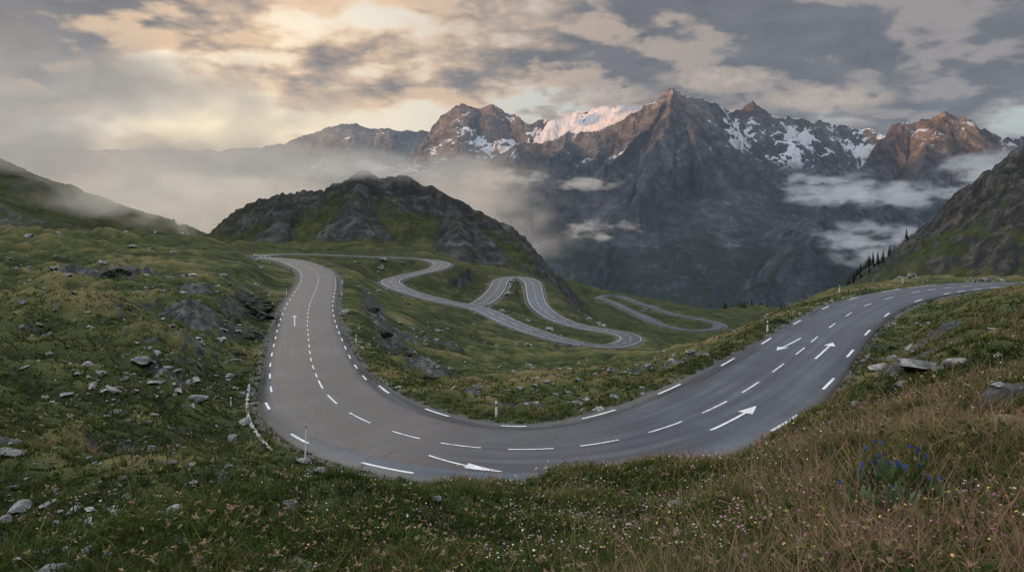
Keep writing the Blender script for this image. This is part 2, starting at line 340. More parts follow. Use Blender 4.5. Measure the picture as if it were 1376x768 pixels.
def mountain(name,label,lines,u0,u1,y0,y1,cols,rows,seed,amp=1.,prof=mprof):
    lines=[[S(*p) for p in l] for l in lines]
    b=np.linspace((u0-688)*.001,(u1-688)*.001,cols);y=np.linspace(y0,y1,rows)
    Yg,B=np.meshgrid(y,b,indexing='ij');Xg=B*Yg
    wx=Xg+90*fbm(Xg/520,Yg/520,4,seed);wy=Yg+90*fbm(Xg/520+7,Yg/520,4,seed+3)
    h,T,D=field(wx,wy,lines,prof)
    T2=T+50*fbm(Xg/200,Yg/200,4,seed+9)
    gu=ridged(T2/260,D/1500,2,seed+5);gu2=ridged(T2/95,D/700,3,seed+7)
    h=h-np.minimum(D*.78,380)*(.5-.5*gu)*amp-np.minimum(D*.40,120)*(.5-.5*gu2)*amp
    h=h+amp*(75*ridged(Xg/380,Yg/380,8,seed+11,.54)-30)+amp*11*ridged(Xg/70,Yg/70,4,seed+13,.6)
    sw=-.12+np.zeros(h.shape);glow=np.zeros(h.shape)
    for u,v,yy,rad,st in SN:
        cx,cy,_=S(u,v,yy);sw=np.maximum(sw,-.12+(st+.12)*np.exp(-((Xg-cx)**2+(Yg-cy)**2)/rad**2))
    for u,v,yy,rad,st in GLOW_ZONES:
        cx,cy,_=S(u,v,yy);glow=np.maximum(glow,st*np.exp(-((Xg-cx)**2+(Yg-cy)**2)/rad**2))
    h=np.maximum(h,-720)
    o=mesh_np(name,np.stack([Xg,Yg,h],-1).reshape(-1,3),grid_faces(rows,cols),{'gully':np.clip(.5-.5*gu2,0,1)*sst(60,300,D),'snow':sw,'sun_glow':glow},True,mm)
    structure(o,label);return o
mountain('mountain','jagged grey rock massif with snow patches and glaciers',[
 [(560,205,6500),(585,170,6500),(605,153,6500),(625,140,6500),(640,148,6500),(660,138,6500),(685,153,6500),(715,166,6400),(735,158,6400),(780,148,6300),(830,148,6000),(870,144,5600)],
 [(640,225,5200),(670,210,5150),(700,196,5100),(760,184,5050),(830,168,5000),(868,147,4950),(888,130,4900),(905,125,4900),(925,134,4900),(960,136,5100),(985,148,5200),(1015,140,5200),(1040,160,5200),(1080,160,5300),(1110,170,5300),(1150,173,5300),(1190,185,5200),(1280,190,5200)],
 [(905,125,4900),(900,148,4700),(888,190,4400),(866,238,4100),(838,298,3700),(812,346,3300),(795,385,3000)],
 [(908,140,4780),(940,198,4400),(965,258,4050),(990,326,3600),(1003,376,3300)],
 [(895,132,4880),(850,192,4600),(800,247,4300),(775,300,4000)],
 [(1015,140,5200),(1035,195,4900),(1060,255,4500),(1055,310,4100)],
 [(760,184,5050),(740,222,4700),(720,264,4400),(725,330,3800),(735,370,3500)],
 [(1110,170,5300),(1130,220,4900),(1120,260,4600)],[(700,196,5100),(665,244,4750),(650,272,4500)]],460,1440,2500,7400,1000,600,101)
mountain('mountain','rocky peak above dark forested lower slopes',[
 [(1010,400,2600),(1045,352,2800),(1090,297,3050),(1130,252,3300),(1165,217,3500),(1200,175,3700),(1235,163,3750),(1252,154,3700),(1268,146,3700),(1290,157,3700),(1312,178,3750),(1345,188,3800),(1376,183,3850),(1500,160,3900),(1700,140,3900)],
 [(1268,146,3700),(1242,218,3350),(1205,280,3000),(1175,340,2700)],
 [(1312,178,3750),(1335,238,3400),(1300,312,2900)],[(1376,183,3850),(1420,270,3200)]],930,1640,2000,4600,760,460,201)
mountain('mountain','distant hazy mountain range in silhouette',[
 [(-400,190,7600),(-150,180,7900),(0,195,8000),(120,200,8200),(265,202,8400),(320,202,8400),(380,194,8500),(420,179,8500),(450,172,8500),(475,166,8500),(495,172,8500),(512,170,8500),(540,178,8500),(570,175,8600),(600,190,8700)]],-200,640,6500,9600,560,220,301,.7)
shade_range=[(-7800,7600,900),(-7000,6400,1000),(-6600,4600,1150),(-6400,2500,1200),(-6300,-500,1250),(-6300,-6000,1350)]  # unseen range, added to keep the low sun off the foreground
xs=np.linspace(-9000,-4600,90);ys=np.linspace(-6500,8800,260);Yg,Xg=np.meshgrid(ys,xs,indexing='ij')
h,T,D=field(Xg,Yg,[shade_range],mprof);h=h+60*ridged(Xg/330,Yg/330,5,9)-20
o=mesh_np('mountain',np.stack([Xg,Yg,np.maximum(h,-720)],-1).reshape(-1,3),grid_faces(260,90),{'gully':0*Xg,'snow':0*Xg,'sun_glow':0*Xg},True,mm)
structure(o,'unseen mountain range added to shade the valley')

# ---------------------------------------------------------------- road surfaces
rmt,nt=newmat('asphalt')
pos=mk(nt,'ShaderNodeNewGeometry').outputs['Position'];lat=attr(nt,'lat');arc=attr(nt,'arc')
v=mk(nt,'ShaderNodeCombineXYZ',{0:M(nt,'MULTIPLY',lat,1.3),1:M(nt,'MULTIPLY',arc,.035),2:0.}).outputs[0]
st=NOISE(nt,v,1.4,5,.6);fine=NOISE(nt,pos,14,4,.75);pat=NOISE(nt,pos,.22,5,.65)
c=RAMP(nt,M(nt,'ADD',M(nt,'MULTIPLY',st,.55),M(nt,'MULTIPLY',pat,.45)),[(.40,(.015,.020,.029)),(.5,(.029,.037,.049)),(.60,(.060,.069,.084))])
c=MIX(nt,MR(nt,fine,.4,.75,0,.4),c,(.080,.088,.102))
edge=MR(nt,M(nt,'ADD',M(nt,'ABSOLUTE',lat,0.),M(nt,'MULTIPLY',pat,.8)),3.7,4.7)
c=MIX(nt,M(nt,'MULTIPLY',edge,.5),c,(.12,.115,.10))
crk=mk(nt,'ShaderNodeTexVoronoi',{'Vector':mk(nt,'ShaderNodeVectorMath',{0:pos,1:mk(nt,'ShaderNodeCombineXYZ',{0:pat,1:pat,2:0.}).outputs[0]},operation='ADD').outputs[0],'Scale':.22,'Randomness':1.},feature='DISTANCE_TO_EDGE').outputs['Distance']
ck=M(nt,'MULTIPLY',MR(nt,crk,.010,.002),MR(nt,pat,.50,.56))
c=MIX(nt,M(nt,'MULTIPLY',ck,.75),c,(.010,.010,.010))
finish(nt,c,MR(nt,st,.35,.65,.24,.38),.65,fine,.22,.005)
pm,nt=newmat('road_paint')
pos=mk(nt,'ShaderNodeNewGeometry').outputs['Position']
w=NOISE(nt,pos,9,5,.75);w2=NOISE(nt,pos,1.2,3,.6)
c=MIX(nt,MR(nt,M(nt,'ADD',w,M(nt,'MULTIPLY',w2,.4)),.71,.83),(.76,.76,.74),(.25,.25,.25))
finish(nt,c,.6,.3)
def frame(R):
    t=np.gradient(R,axis=0);L=np.hypot(t[:,0],t[:,1])[:,None];t=t/L;return t,np.stack([-t[:,1],t[:,0],0*t[:,0]],1)
def build_road(R,s,hw,label):
    t,nn=frame(R);e=.09*fbm(s/1.3,s*0+3,3,61);e2=.09*fbm(s/1.3,s*0+9,3,63)
    offs=[-1,-1,-.66,-.33,0,.33,.66,1,1];dz=[-.35,0,.02,.04,.05,.04,.02,0,-.35];V=[];la=[]
    for k,(a,b) in enumerate(zip(offs,dz)):
        l=a*hw+(e if a<0 else e2)*(abs(a)==1)
        V.append(R+nn*l[:,None]+np.array([0,0,b]));la.append(l)
    V=np.stack(V,1);la=np.stack(la,1)
    o=mesh_np('road',V.reshape(-1,3),grid_faces(len(R),9)[:,::-1],{'lat':la,'arc':np.repeat(s[:,None],9,1)},True,rmt)
    structure(o,label);return o
lbl=['grey asphalt mountain road sweeping round a wide bend','winding grey asphalt road with tight hairpins','distant hairpin loop of asphalt road in the valley','short distant stretch of asphalt road']
ro=[build_road(*r,l) for r,l in zip(ROADS,lbl)]
def surf(R,s,hw,nn,sv,lv):
    sv=np.asarray(sv,float);P=np.stack([np.interp(sv,s,R[:,k]) for k in range(3)],-1);N=np.stack([np.interp(sv,s,nn[:,k]) for k in range(3)],-1)
    h=np.interp(sv,s,hw);lv=np.asarray(lv,float);f=np.abs(lv)/h
    z=np.interp(f,[0,.33,.66,1],[.05,.04,.02,0])
    o=P+N*lv[...,None];o[...,2]+=z+.012;return o
class Marks:
    def __init__(s,road):
        s.R,s.s,s.hw=road;s.nn=frame(s.R)[1];s.V=[];s.F=[]
    def quad(s,s0,s1,l0,l1):
        k=max(2,int(abs(s1-s0)/.5)+2);sv=np.linspace(s0,s1,k)
        la=np.linspace(l0[0],l1[0],k);lb=np.linspace(l0[1],l1[1],k)
        A=surf(s.R,s.s,s.hw,s.nn,sv,la);B=surf(s.R,s.s,s.hw,s.nn,sv,lb);o=len(s.V)
        for a,b in zip(A,B): s.V+= [a,b]
        for i in range(k-1): s.F.append((o+2*i,o+2*i+1,o+2*i+3,o+2*i+2))
    def dash(s,sc,L,lat,w=.15): s.quad(sc-L/2,sc+L/2,(lat-w/2,lat+w/2),(lat-w/2,lat+w/2))
    def arrow(s,tail,tip,w=.13,hw=.28,fr=.36):
        (sa,la),(sb,lb)=s.near2(*tail),s.near2(*tip);d=1 if sb>sa else -1;hl=min(1.6,abs(sb-sa)*fr);sh=sb-d*hl;lh=lb+(la-lb)*hl/abs(sb-sa)
        s.quad(sa,sh,(la-w/2,la+w/2),(lh-w/2,lh+w/2));s.quad(sh+d*.001,sb,(lh-hw,lh+hw),(lb-.02,lb+.02))
    def near2(s,b,d):
        z=-10.
        for _ in range(4):
            y=-z*1000/(d-300);p=np.array([(b-688)*.001*y,y]);k=np.argmin(np.hypot(s.R[:,0]-p[0],s.R[:,1]-p[1]));z=s.R[k,2]
        return s.s[k],float(np.dot(p-s.R[k,:2],s.nn[k,:2]))
    def near(s,b,d): return s.near2(b,d)[0]
    def done(s,name,parent):
        o=mesh_np(name,np.array(s.V),np.array(s.F)[:,::-1],None,True,pm);o.parent=parent;return o
mk1=Marks(ROADS[0])
def spaced(lst,lat,frac,mx,w):
    ss=[mk1.near(*p) for p in lst]
    for i,c_ in enumerate(ss):
        sp=min([abs(ss[j]-c_) for j in (i-1,i+1) if 0<=j<len(ss)])
        L=min(mx,sp*frac);h=np.interp(c_,sM,ROADS[0][2]);mk1.dash(c_,L,lat*(h-.5) if lat else 0,w)
spaced([(500,524),(575,556),(690,573),(815,560),(920,525),(990,488),(1037,458),(1073,433),(1104,413),(1135,400),(1172,390),(1220,383.5)],1,.52,3.2,.15)
spaced([(371,543),(415,588),(513,633)],-1,.5,2.0,.15)
spaced([(1032,563),(1095,513),(1133,474),(1163,447),(1196,423),(1240,404)],-1,.5,3.4,.17)
spaced([(430,517),(445,538),(480,563),(538,586),(616,604),(711,610),(808,600),(895,577),(963,548),(1012,520),(1047,494),(1075,473),(1096,457),(1118,438),(1139,423),(1165,410),(1195,401)],0,.62,3.2,.11)
s_a=mk1.near(430,517);s=s_a-3.8
while s>30:
    mk1.dash(s,1.9,0,.09);s-=4.0
s=mk1.near(500,524)-5.2
while s>30: mk1.dash(s,2.1,3.15,.12);s-=5.4
s=mk1.near(371,543)-5.2
while s>30: mk1.dash(s,2.1,-3.15,.12);s-=5.4
s=mk1.near(1222,394)+2
while s<sM[-1]-3:
    mk1.dash(s,2.6,0,.13);mk1.dash(s+2,2.6,3.3,.17);mk1.dash(s+1,2.6,-3.3,.17);s+=5
mk1.arrow((578,613),(666,634),.12,.30,.42)
mk1.arrow((957,578),(1018,545),.15,.40,.3)
mk1.arrow((1095,483),(1119,461),.15,.42)
mk1.arrow((1076,455),(1044,471),.15,.42)
mk1.arrow((396,438),(396,424),.11,.32)
mk1.done('road_marking',ro[0])
mk2=Marks(ROADS[1])
s=5
while s<sD[-1]-5: mk2.dash(s,3,0,.13);mk2.dash(s,5.6,3.2,.15);mk2.dash(s,5.6,-3.2,.15);s+=6
mk2.done('road_marking',ro[1])
cm=plain('pale_stone_channel',(.36,.36,.34),.8,.4,6)
cp=[hit(*p) for p in [(336,512),(333,530),(331,550),(333,566),(345,585),(356,600),(376,615)]]
Rc_,sc_=spline(cp,.25);tC,nC_=frame(Rc_);V=[]
wv=np.clip(.075+.10*fbm(sc_/.5,sc_*0,3,5),.015,.18)
for a,b in ((-1,-.1),(-1,.07),(-.45,.05),(.45,.05),(1,.07),(1,-.1)):
    P=Rc_+nC_*(a*wv)[:,None];P[:,2]=samp(Z,P[:,0],P[:,1])+b;V.append(P)
o=mesh_np('drainage_channel',np.stack(V,1).reshape(-1,3),grid_faces(len(Rc_),6)[:,::-1],None,False,cm);structure(o,'narrow pale stone drainage channel in the grass')

# ---------------------------------------------------------------- boulders
def rockmat(name,k):
    m,nt=newmat(name);tc=mk(nt,'ShaderNodeNewGeometry').outputs['Position']
    n1=NOISE(nt,tc,2.2 if k>.9 else .9,7,.74,.5);n2=NOISE(nt,tc,14 if k>.9 else 5,4,.7);n3=NOISE(nt,tc,.5,3,.6)
    c=RAMP(nt,M(nt,'ADD',n1,M(nt,'MULTIPLY',M(nt,'SUBTRACT',n3,.5),.5)),[(p,tuple(x*k for x in q)) for p,q in [(.3,(.05,.05,.048)),(.43,(.15,.15,.143)),(.56,(.31,.305,.29)),(.74,(.54,.53,.50))]])
    c=MIX(nt,MR(nt,n2,.54,.7,0,.7),c,(.07*k,.07*k,.05*k))
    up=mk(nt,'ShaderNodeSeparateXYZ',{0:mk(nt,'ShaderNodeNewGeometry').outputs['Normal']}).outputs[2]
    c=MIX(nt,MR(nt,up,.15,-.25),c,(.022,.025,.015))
    if k<.9: c=MIX(nt,M(nt,'MULTIPLY',MR(nt,up,.5,.85),MR(nt,n3,.35,.55)),c,(.045,.055,.018))
    finish(nt,c,.9,.2,M(nt,'ADD',n1,M(nt,'MULTIPLY',n2,.3)),1.,.12 if k>.9 else .5);return m
bm_=rockmat('lichen_rock',1.);bmd=rockmat('dark_rock',.42)
def rock_mesh(i,sub,mat,nm='boulder',npl=13):
    b=bmesh.new();bmesh.ops.create_icosphere(b,subdivisions=sub,radius=1)
    r=random.Random(i);pl=[(Vector((r.gauss(0,1),r.gauss(0,1),r.gauss(0,1))).normalized(),r.uniform(.45,.8)) for _ in range(npl)]
    sx,sy,sz=r.uniform(.9,1.3),r.uniform(.55,.85),r.uniform(.38,.65)
    co=np.array([v.co[:] for v in b.verts]);nn=.2*fbm(co[:,0]*1.8+i*7,co[:,1]*1.8+co[:,2]*1.9,5,i,.6)
    if sub>4: nn=nn+.22*ridged(co[:,0]*2.6+i*5,co[:,2]*4.+co[:,1]*1.3,4,i+50,.6)
    for v,q in zip(b.verts,nn):
        p=v.co.copy()
        for n_,d in pl:
            e=p.dot(n_)-d
            if e>0:p-=n_*e*.92
        p*=1+q;v.co=Vector((p.x*sx,p.y*sy,p.z*sz))
    me=bpy.data.meshes.new(nm);b.to_mesh(me);b.free()
    me.polygons.foreach_set('use_smooth',[sub==4]*len(me.polygons));me.materials.append(mat);return me
RK=[rock_mesh(i,4,bm_) for i in range(9)]
RO=[rock_mesh(i+70,5,bmd,'rock_outcrop',18) for i in range(4)]
def boulder(x,y,size,lab='weathered grey boulder lying in the grass',k=None):
    if y>200:return
    k=random.randrange(9) if k is None else k
    o=bpy.data.objects.new('boulder',RK[k]);COL.objects.link(o)
    z=float(samp(Z,x,y));s=size/2
    o.location=(x,y,z+s*.12);o.scale=(s,s*random.uniform(.8,1.1),s*random.uniform(.8,1.15))
    o.rotation_euler=(random.uniform(-.2,.2),random.uniform(-.2,.2),random.uniform(0,6.28))
    o['label']=lab;o['category']='boulder';o['group']='boulders scattered over the meadow';return o
for i,(b,d,w,hh) in enumerate([(322,404,62,1.1),(342,428,46,1.2),(318,446,58,1.0),(308,474,44,.9),(300,420,40,.8),(152,366,44,.7),(488,412,36,.8),(505,440,40,.7),(524,474,46,.6),(1192,470,50,.9),(1172,490,44,.8),(1212,452,34,.8),(1150,512,36,.7),(575,506,34,.5),(640,382,26,.7)]):
    x,y,z=hit(b,d);s=w*.001*y/2*1.35
    o=bpy.data.objects.new('rock_outcrop',RO[i%4]);COL.objects.link(o);o.location=(x,y+s*.3,z-s*.22);o.scale=(s,s*1.1,s*hh);o.rotation_euler=(random.uniform(-.15,.15),random.uniform(-.2,.2),random.uniform(-.6,.6))
    o['label']='dark craggy rock outcrop half buried in turf';o['category']='rock';o['group']='rock outcrops on the slopes'
for b,d,w in [(220,697,52),(925,728,56),(908,690,44),(1355,572,50),(1368,604,26),(1235,496,52),(1285,492,34),(1262,500,26),(150,528,30),(240,530,24),(264,540,26),(192,492,26),(210,516,22),(80,770,42),(28,688,32),(68,678,26),(100,690,22),(390,678,26),(586,672,26),(312,592,24),(330,570,30),(12,612,30),(160,692,26),(185,676,24),(20,596,22),(300,640,22),(265,756,34),(120,742,32),(405,762,38),(430,636,20),(64,742,28),(5,704,24),(230,440,14),(270,462,14),(52,438,14),(28,440,10),(125,520,18),(340,545,16),(606,497,12),(625,487,8),(776,512,18),(700,523,12),(720,519,14),(820,500,14),(870,492,12),(610,522,12),(750,505,10),(672,494,8),(1215,520,30),(1180,497,30),(1200,484,24),(1225,470,20),(1060,720,26),(1300,700,24),(1090,640,18),(1250,600,20),(780,700,22),(1010,672,16),(1300,520,22),(1340,480,16),(1150,545,20),(1330,640,20),(1190,735,26),(850,745,28)]:
    x,y,z=hit(b,d);boulder(x,y,w*.001*y*1.12,'pale lichen-covered boulder in the grass')
cl=[(190,500,80,55,60),(120,540,90,60,40),(60,650,70,50,22),(150,690,120,30,20),(300,520,40,70,16),(330,430,30,40,10),(720,515,90,22,20),(560,500,50,25,10),(1220,480,50,25,14),(120,420,110,40,20),(260,620,70,40,10)]
for cu,cv,su,sv,cnt in cl:
    for _ in range(cnt):
        b=random.gauss(cu,su*.6);d=random.gauss(cv,sv*.6)
        if d>766 or d<335 or b<-10:continue
        x,y,z=hit(b,d)
        if samp(Dr-Hr,x,y)<1.0:continue
        px=min(16,3.8*random.paretovariate(1.9));boulder(x,y,max(.13,px*.001*y))
b=bmesh.new();bmesh.ops.create_icosphere(b,subdivisions=2,radius=1);b.verts.ensure_lookup_table()
ic=np.array([v.co[:] for v in b.verts]);itf=np.array([[v.index for v in f.verts] for f in b.faces]);b.free()
NS=17000;a=np.radians(rng.uniform(-38,37,NS));r=np.exp(rng.uniform(math.log(5),math.log(330),NS));x=r*np.sin(a);y=r*np.cos(a)
dn=1.3*fbm(x/(6+.05*r),y/(6+.05*r),3,71)+.9*samp(rockA,x,y)+.32*np.exp(-(np.degrees(a)+26)**2/80)*(r<120)+.25*samp(verge,x,y)
keep=(dn>.27)&(samp(Dr-Hr,x,y)>.15)&(y>3);x,y,r=x[keep],y[keep],r[keep];NS=len(x)
sz=r*.001*(.9+1.*rng.pareto(2.0,NS)).clip(0,6);z=samp(Z,x,y)
sc=np.stack([sz,sz*rng.uniform(.6,1,NS),sz*rng.uniform(.35,.7,NS)],1);an=rng.uniform(0,6.28,NS);ca,sa=np.cos(an),np.sin(an)
base=ic[None]*(1+.28*rng.normal(size=(40,len(ic),1)))[rng.integers(0,40,NS)]
p=base*sc[:,None];q=np.stack([p[...,0]*ca[:,None]-p[...,1]*sa[:,None],p[...,0]*sa[:,None]+p[...,1]*ca[:,None],p[...,2]],-1)
q+=np.stack([x,y,z+sz*.15],1)[:,None]
F=(itf[None]+np.arange(NS)[:,None,None]*len(ic)).reshape(-1,3)
o=mesh_np('loose_stones',q.reshape(-1,3),F,None,False,bm_);o['kind']='stuff';o['label']='small loose stones strewn over the meadow';o['category']='stones'

# ---------------------------------------------------------------- grass
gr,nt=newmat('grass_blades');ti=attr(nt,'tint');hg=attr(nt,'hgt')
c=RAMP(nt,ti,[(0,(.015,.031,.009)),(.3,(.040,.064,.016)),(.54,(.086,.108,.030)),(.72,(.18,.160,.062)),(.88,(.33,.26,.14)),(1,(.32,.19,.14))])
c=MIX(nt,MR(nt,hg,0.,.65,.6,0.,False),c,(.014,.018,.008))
d_=mk(nt,'ShaderNodeBsdfDiffuse',{'Color':c});t_=mk(nt,'ShaderNodeBsdfTranslucent',{'Color':c})
ms=mk(nt,'ShaderNodeMixShader',{0:.3,1:d_.outputs[0],2:t_.outputs[0]});oo=mk(nt,'ShaderNodeOutputMaterial',{0:ms.outputs[0]})
NG=430000
a=np.radians(rng.uniform(-39,39,NG));r=np.exp(rng.uniform(math.log(2.6),math.log(130),NG))
nclump=44000;ak=np.radians(rng.uniform(-39,39,nclump));rk_=np.exp(rng.uniform(math.log(2.6),math.log(130),nclump));ci_=rng.integers(0,nclump,NG)
use=rng.random(NG)<.88;r=np.where(use,rk_[ci_],r);a=np.where(use,ak[ci_],a)
x=r*np.sin(a)+rng.normal(size=NG)*(.03+.0018*r);y=r*np.cos(a)+rng.normal(size=NG)*(.03+.0018*r)
ok=(samp(Dr-Hr,x,y)>.06)&(y>2)&(samp(rockA,x,y)<.5)&(rng.random(NG)<1-.85*sst(35,120,r));x,y,ci_,use=x[ok],y[ok],ci_[ok],use[ok];r=np.hypot(x,y);NG=len(x);z=samp(Z,x,y)
right=sst(-2,10,x/np.maximum(y,1)*30)
patch=fbm(x/7,y/7,4,81)*.5+fbm(x/1.4,y/1.4,2,83)*.4+.55*(samp(crest,x,y)-.35)
ct=rng.random(nclump)[ci_]
tint=np.clip(.37+.44*patch*2+.04*right+.42*(ct-.5)+rng.normal(size=NG)*.07,0,.97)
h=(.06+.16*ct**1.5+.15*np.clip(patch+.2,0,1)+.06*right)*rng.uniform(.5,1.25,NG)*np.clip(.75+r*.010,0,1.3)
tall=rng.random(NG)<.075*(.3+right);h=np.where(tall,h*2.0,h);tint=np.where(tall,np.clip(tint+.34,0,1),tint)
w=np.maximum(.004,r*.00085)*rng.uniform(.6,1.3,NG);w=np.where(tall,w*.55,w)
an=rng.uniform(0,6.28,NG);dx,dy=np.cos(an)*w,np.sin(an)*w;le=rng.normal(size=(NG,2))*h[:,None]*.5+np.array([.05,.0])*h[:,None]
B=np.stack([x,y,z-.02],1)
P0=B-np.stack([dx,dy,0*dx],1);P1=B+np.stack([dx,dy,0*dx],1)
m_=B+np.stack([le[:,0]*.35,le[:,1]*.35,h*.55],1);P2=m_-.7*np.stack([dx,dy,0*dx],1);P3=m_+.7*np.stack([dx,dy,0*dx],1);P4=B+np.stack([le[:,0],le[:,1],h*.92],1)
V=np.stack([P0,P1,P2,P3,P4],1).reshape(-1,3)
F=(np.array([[0,1,3],[0,3,2],[2,3,4]])[None]+np.arange(NG)[:,None,None]*5).reshape(-1,3)
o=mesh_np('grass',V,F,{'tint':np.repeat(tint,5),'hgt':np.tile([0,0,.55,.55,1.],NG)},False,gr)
o['kind']='stuff';o['label']='coarse green and straw coloured alpine grass';o['category']='grass'
NH=34000;a=np.radians(rng.uniform(-38,39,NH));r=np.exp(rng.uniform(math.log(2.8),math.log(38),NH));x=r*np.sin(a);y=r*np.cos(a)
dn=fbm(x/2.5,y/2.5,3,191)+.25*sst(-.3,.5,x/y);ok=(dn>-.02)&(samp(Dr-Hr,x,y)>.3)&(y>2.3)&(samp(rockA,x,y)<.6);x,y,r=x[ok],y[ok],r[ok];NH=len(x)
nl=5;xs_=np.repeat(x,nl);ys_=np.repeat(y,nl);rs_=np.repeat(r,nl);zs_=np.repeat(samp(Z,x,y),nl)+np.repeat(rng.uniform(.02,.18,NH),nl);N5=len(xs_)
an=rng.uniform(0,6.28,N5);L_=np.maximum(.035,rs_*.0034)*rng.uniform(.5,1.6,N5);w_=L_*rng.uniform(.16,.30,N5);up_=rng.uniform(-.1,.9,N5)
dx,dy=np.cos(an),np.sin(an);B=np.stack([xs_,ys_,zs_],1);dd=np.stack([dx*L_,dy*L_,up_*L_],1);ww=np.stack([-dy*w_,dx*w_,0*w_],1)
V=np.stack([B,B+dd*.5+ww+[0,0,.004],B+dd,B+dd*.5-ww+[0,0,.004]],1).reshape(-1,3)
F=(np.array([[0,1,2,3]])[None]+np.arange(N5)[:,None,None]*4).reshape(-1,4)
tl_=np.clip(.15+.35*rng.random(N5)+.55*np.repeat((rng.random(NH)<.18),nl)+.3*np.repeat(fbm(x/3,y/3,2,5),nl),0,1)
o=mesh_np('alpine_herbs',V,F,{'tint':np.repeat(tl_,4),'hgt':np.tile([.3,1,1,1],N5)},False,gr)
o['kind']='stuff';o['label']='low broad-leaved herbs between the grass';o['category']='plants'
fm,nt=newmat('petals');ti=attr(nt,'tint')
c=RAMP(nt,ti,[(0,(.52,.50,.42)),(.24,(.40,.20,.28)),(.48,(.26,.12,.21)),(.68,(.54,.40,.11)),(.80,(.32,.13,.08))],'CONSTANT')
finish(nt,c,.8,.1)
NF=18000;a=np.radians(rng.uniform(-34,39,NF));r=np.exp(rng.uniform(math.log(2.8),math.log(34),NF));x=r*np.sin(a);y=r*np.cos(a)
dn=1.5*fbm(x/2.4,y/2.4,3,91)+.42*sst(-.4,.45,x/y)-.3*sst(14,34,r);ok=(dn>.24)&(samp(Dr-Hr,x,y)>.4)&(y>2.3);x,y,r,dn=x[ok],y[ok],r[ok],dn[ok];NF=len(x)
pt=.5+.8*fbm(x/1.6,y/1.6,2,95)+rng.normal(size=NF)*.20
z=samp(Z,x,y)+rng.uniform(.12,.34,NF);sz=np.maximum(.006,r*.00085)*rng.uniform(.35,1.6,NF)
k=7;th=np.linspace(0,2*np.pi,k,endpoint=False);ringp=np.stack([np.cos(th),np.sin(th),.25+0*th],1)
bs=np.vstack([ringp,[[0,0,-.35]],[[0,0,.45]]])
tl=rng.normal(size=(NF,2))*.3
Vf=bs[None]*sz[:,None,None];Vf=Vf*rng.uniform(.7,1.2,(NF,9,1));Vf[...,2]+=Vf[...,0]*tl[:,:1]+Vf[...,1]*tl[:,1:];Vf+=np.stack([x,y,z],1)[:,None]
ff=[(i,(i+1)%k,8) for i in range(k)]+[((i+1)%k,i,7) for i in range(k)]
F=(np.array(ff)[None]+np.arange(NF)[:,None,None]*9).reshape(-1,3)
o=mesh_np('wildflowers',Vf.reshape(-1,3),F,{'tint':np.repeat(np.clip(pt,0,.99),9)},False,fm)
o['kind']='stuff';o['label']='tiny white, pink and yellow meadow flowers';o['category']='flowers'

# ---------------------------------------------------------------- blue flowering plants
leafm=plain('broad_leaf',(.05,.095,.033),.6,.45,12);bluem=plain('blue_petal',(.045,.075,.26),.6,.4,20);stemm=plain('stem',(.05,.08,.03),.7,.3,10)
def leaf_set(seed,n_,L,wd,up0,up1,mat,name):
    r=random.Random(seed);V=[];F=[]
    for i in range(n_):
        a=r.uniform(0,6.28);l=L*r.uniform(.6,1.1);e=r.uniform(up0,up1);o_=len(V);cx,cy=math.cos(a),math.sin(a)
        for k in range(6):
            t=k/5;wk=wd*math.sin(math.pi*min(.98,t*.9+.08))*l/L
            rad=l*t*math.cos(e)*(1+.2*t);hh=l*(t*math.sin(e)-.45*t*t*(1-e/1.6))
            for s_,dz_ in ((-1,.25),(0,0),(1,.25)):
                V.append((cx*rad-cy*wk*s_,cy*rad+cx*wk*s_,hh+dz_*wk))
        for k in range(5):
            for j in range(2): p=o_+k*3+j;F.append((p,p+1,p+4,p+3))
    return mesh_np(name,np.array(V),np.array(F),None,True,mat,obj=False)
V=[];F=[]
for rr_,zz_ in [(.003,0),(.010,.015),(.012,.030),(.020,.040)]:
    for q in range(10):
        k_=rr_*(1 if q%2==0 else (.55 if rr_>.015 else .95));V.append((k_*math.cos(q*.628),k_*math.sin(q*.628),zz_))
for l in range(3):
    for q in range(10): F.append((l*10+q,l*10+(q+1)%10,l*10+10+(q+1)%10,l*10+10+q))
flower_me=mesh_np('flower',np.array(V),np.array(F),None,False,bluem,obj=False)
stem_me=mesh_np('stem',np.array([(.003*math.cos(q*1.57),.003*math.sin(q*1.57),t) for t in (0,1) for q in range(4)]),np.array([(q,(q+1)%4,4+(q+1)%4,4+q) for q in range(4)]),None,False,stemm,obj=False)
def add_parts(root,parts):
    for nm,me in parts:
        o=bpy.data.objects.new(nm,me);COL.objects.link(o);o.parent=root
LF=[leaf_set(i,30,.34,.030,.8,1.45,leafm,'leaf_rosette') for i in range(3)]
